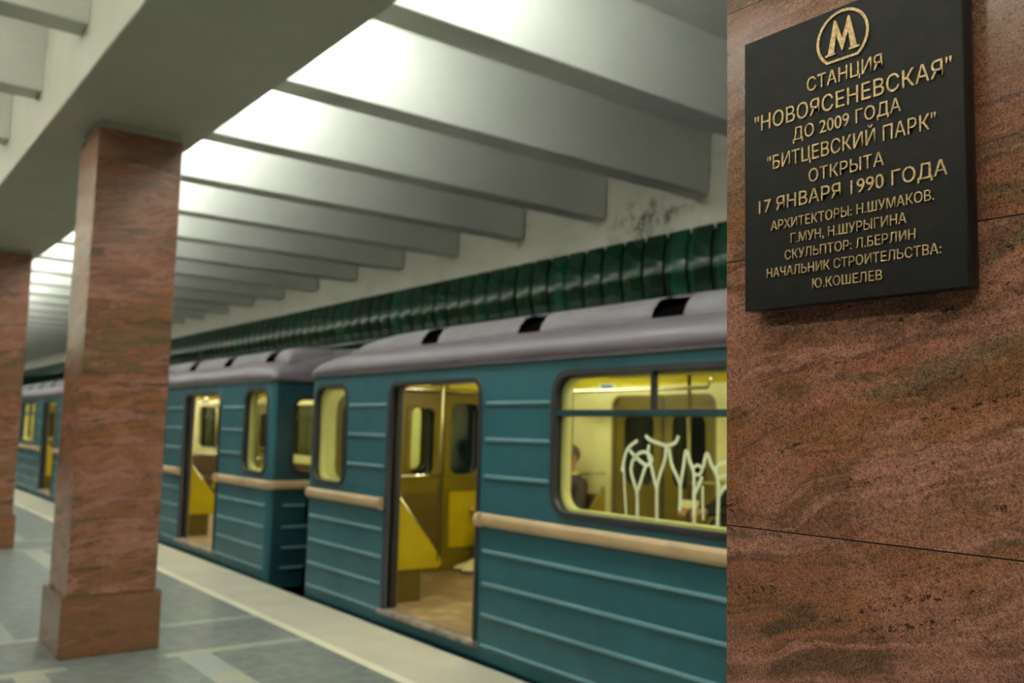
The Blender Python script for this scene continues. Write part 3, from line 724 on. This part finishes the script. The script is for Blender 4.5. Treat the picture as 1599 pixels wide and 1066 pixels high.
# ================================================================ people
def person(loc, rz, label, mats, head=(.22, 0, 1.22), wrists=((.42, .13, .66), (.42, -.13, .66)), feet=((.52, .12), (.52, -.12)), knees=None, neck=(.15, 0, 1.08), chest=(.10, 0, .88), hair=True):
    """seated figure; local x forward, y to its left, z up from the car floor; one skinned body"""
    top, pants = mats
    root = empty('person', loc, rz); tag(root, label, 'person')
    V = []; E = []; R = []; K = []
    def add(p, r, par=None, k='top'):
        V.append(p); R.append(r); K.append(k)
        if par is not None: E.append((par, len(V)-1))
        return len(V)-1
    pel = add((0, 0, .52), .135, None, 'pants'); sp = add((.03, 0, .70), .125, pel); ch = add(chest, .135, sp)
    nb = add(((chest[0]+neck[0])/2, 0, (chest[2]+neck[2])/2+.02), .10, ch); nk = add(neck, .052, nb, 'skin')
    h0 = add((neck[0]*.4+head[0]*.6, head[1]*.5, neck[2]*.4+head[2]*.6-.01), .062, nk, 'skin'); h1 = add(head, .088, h0, 'skin'); h2 = add((head[0]+.005, head[1], head[2]+.065), .070, h1, 'skin')
    for s, wr, ft in ((1, wrists[0], feet[0]), (-1, wrists[1], feet[1])):
        sh = add((chest[0]+.01, s*.17, chest[2]+.10), .062, nb)
        el = add(((chest[0]+wr[0])/2-.02, s*.25, min(chest[2], wr[2]+.10)-.02), .047, sh)
        wv = add(wr, .030, el); pa = add((wr[0]+.05, wr[1]-s*.01, wr[2]), (.036), wv, 'skin'); 
        for j, (dy, ln, dz) in enumerate(((-.026, .060, .0), (-.009, .070, .004), (.009, .066, .002), (.025, .052, -.004))):
            f0 = add((wr[0]+.085, wr[1]-s*.01+dy, wr[2]+dz), .0105, pa, 'skin'); f1 = add((wr[0]+.085+ln*.6, wr[1]-s*.01+dy*1.05, wr[2]-.012+dz), .0095, f0, 'skin'); add((wr[0]+.085+ln*.85, wr[1]-s*.01+dy, wr[2]-.038+dz), .008, f1, 'skin')
        t0 = add((wr[0]+.045, wr[1]-s*.045, wr[2]+.01), .011, pa, 'skin'); add((wr[0]+.080, wr[1]-s*.055, wr[2]), .009, t0, 'skin')
        hp = add((.04, s*.09, .50), .095, pel, 'pants'); kx = .44 if knees is None else knees
        kn = add((kx, s*.13, .50), .068, hp, 'pants'); an = add((ft[0]-.04, ft[1], .12), .043, kn, 'pants')
    m = bpy.data.meshes.new('body'); m.from_pydata(V, E, []); o = bpy.data.objects.new('tmp_body', m); C.objects.link(o)
    md = o.modifiers.new('s', 'SKIN'); md.use_smooth_shade = True; sb = o.modifiers.new('u', 'SUBSURF'); sb.levels = 2; sb.render_levels = 2
    sv = m.skin_vertices[0].data
    for i, r in enumerate(R): sv[i].radius = (r, r)
    sv[0].use_root = True
    dg = bpy.context.evaluated_depsgraph_get(); dg.update()
    me = bpy.data.meshes.new_from_object(o.evaluated_get(dg)); bpy.data.objects.remove(o)
    me.materials.clear()
    for q in (top, pants, M['skin']): me.materials.append(q)
    ids = {'top': 0, 'pants': 1, 'skin': 2}
    segs_ = [(Vector(V[a]), Vector(V[b_]), ids[K[b_]], R[b_]) for a, b_ in E]
    for f in me.polygons:
        c = f.center; best = None
        for a, b_, k, r in segs_:
            ab = b_-a; t = max(0, min(1, (c-a).dot(ab)/ab.length_squared)); dd = (c-(a+ab*t)).length-r*.6
            if best is None or dd < best[0]: best = (dd, k)
        f.material_index = best[1]; f.use_smooth = True
    link('body', me, None, root)
    hx, hy, hz = head
    MB().ellipsoid((hx-.018, hy, hz+.045), (.104, .092, .098), 16, 10).build('hair', M['hair'], root, smooth=True)
    MB().tube([(hx+.082, hy, hz+.02), (hx+.115, hy, hz-.015), (hx+.088, hy, hz-.025)], [.010, .016, .012], 8).build('nose', M['skin'], root, smooth=True)
    for s in (-1, 1):
        MB().ellipsoid((hx, hy+s*.086, hz), (.020, .012, .032), 8, 6).build('ear', M['skin'], root, smooth=True)
        MB().ellipsoid((hx+.083, hy+s*.030, hz+.022), (.008, .013, .008), 8, 6).build('eye', M['blackcloth'], root, smooth=True)
    MB().ellipsoid((hx+.086, hy, hz-.052), (.008, .024, .006), 8, 6).build('mouth', M['brown'], root, smooth=True)
    for s, ft in ((1, feet[0]), (-1, feet[1])):
        fx, fy = ft
        b = MB(); b.loft([[(fx+x, fy+w_*cos(a), max(.002, zc+h_*sin(a))) for a in [2*pi*i/12 for i in range(12)]] for x, w_, zc, h_ in ((-.10, .022, .05, .04), (-.08, .036, .055, .06), (-.02, .04, .06, .062), (.06, .043, .042, .042), (.13, .045, .032, .032), (.175, .032, .026, .024), (.19, .012, .022, .014))])
        sh = b.build('shoe', M['shoe'], root, smooth=True)
        MB().loft([[(fx+x, fy+s2*w_, z) for s2, z in ((-1, 0), (1, 0), (1, .018), (-1, .018))] for x, w_ in ((-.105, .03), (-.05, .042), (.06, .046), (.14, .046), (.195, .02))]).build('sole', M['rubber'], sh)
    return root
# facing the platform side is local +x turned by 180 degrees
person((6.10, 7.70, .125), pi-.30, 'seated person in cream shoes and dark jeans by the car end', (M['navy'], M['jeans']), feet=((.52, .07), (.56, -.10)), knees=.42)
person((6.21, 6.98, .125), pi, 'grey-haired person in a dark jacket bent forward on the bench', (M['jacket'], M['jeans']), head=(.115, .0, 1.21), neck=(.09, 0, 1.07), chest=(.06, 0, .86), wrists=((.40, .08, .62), (.40, -.08, .62)))
person((6.16, 4.76, .125), pi, 'seated person in black clothes holding up a pale paper', (M['blackcloth'], M['blackcloth']), head=(.14, 0, 1.20), wrists=((.42, -.14, .86), (.42, -.29, .86)))
o = MB().box(-.006, .006, -.085, .085, -.02, .05).build('leaflet', M['paper'], bevel=.002); o.location = (5.64, 4.99, 1.03); o.rotation_euler = (0, .5, .3)
tag(o, 'small pale leaflet held by the person in black behind the graffiti', 'leaflet')
bag = empty('handbag', (5.76, 4.76, .705)); tag(bag, 'black bag on the lap of the person holding the leaflet', 'bag')
MB().box(-.12, .12, -.20, .20, 0, .17).build('bag_body', M['blackcloth'], bag, bevel=.04, seg=3)
MB().tube([(0, -.12, .16), (.02, -.09, .21), (.03, 0, .23), (.02, .09, .21), (0, .12, .16)], .010, 8).build('strap', M['blackcloth'], bag, smooth=True)
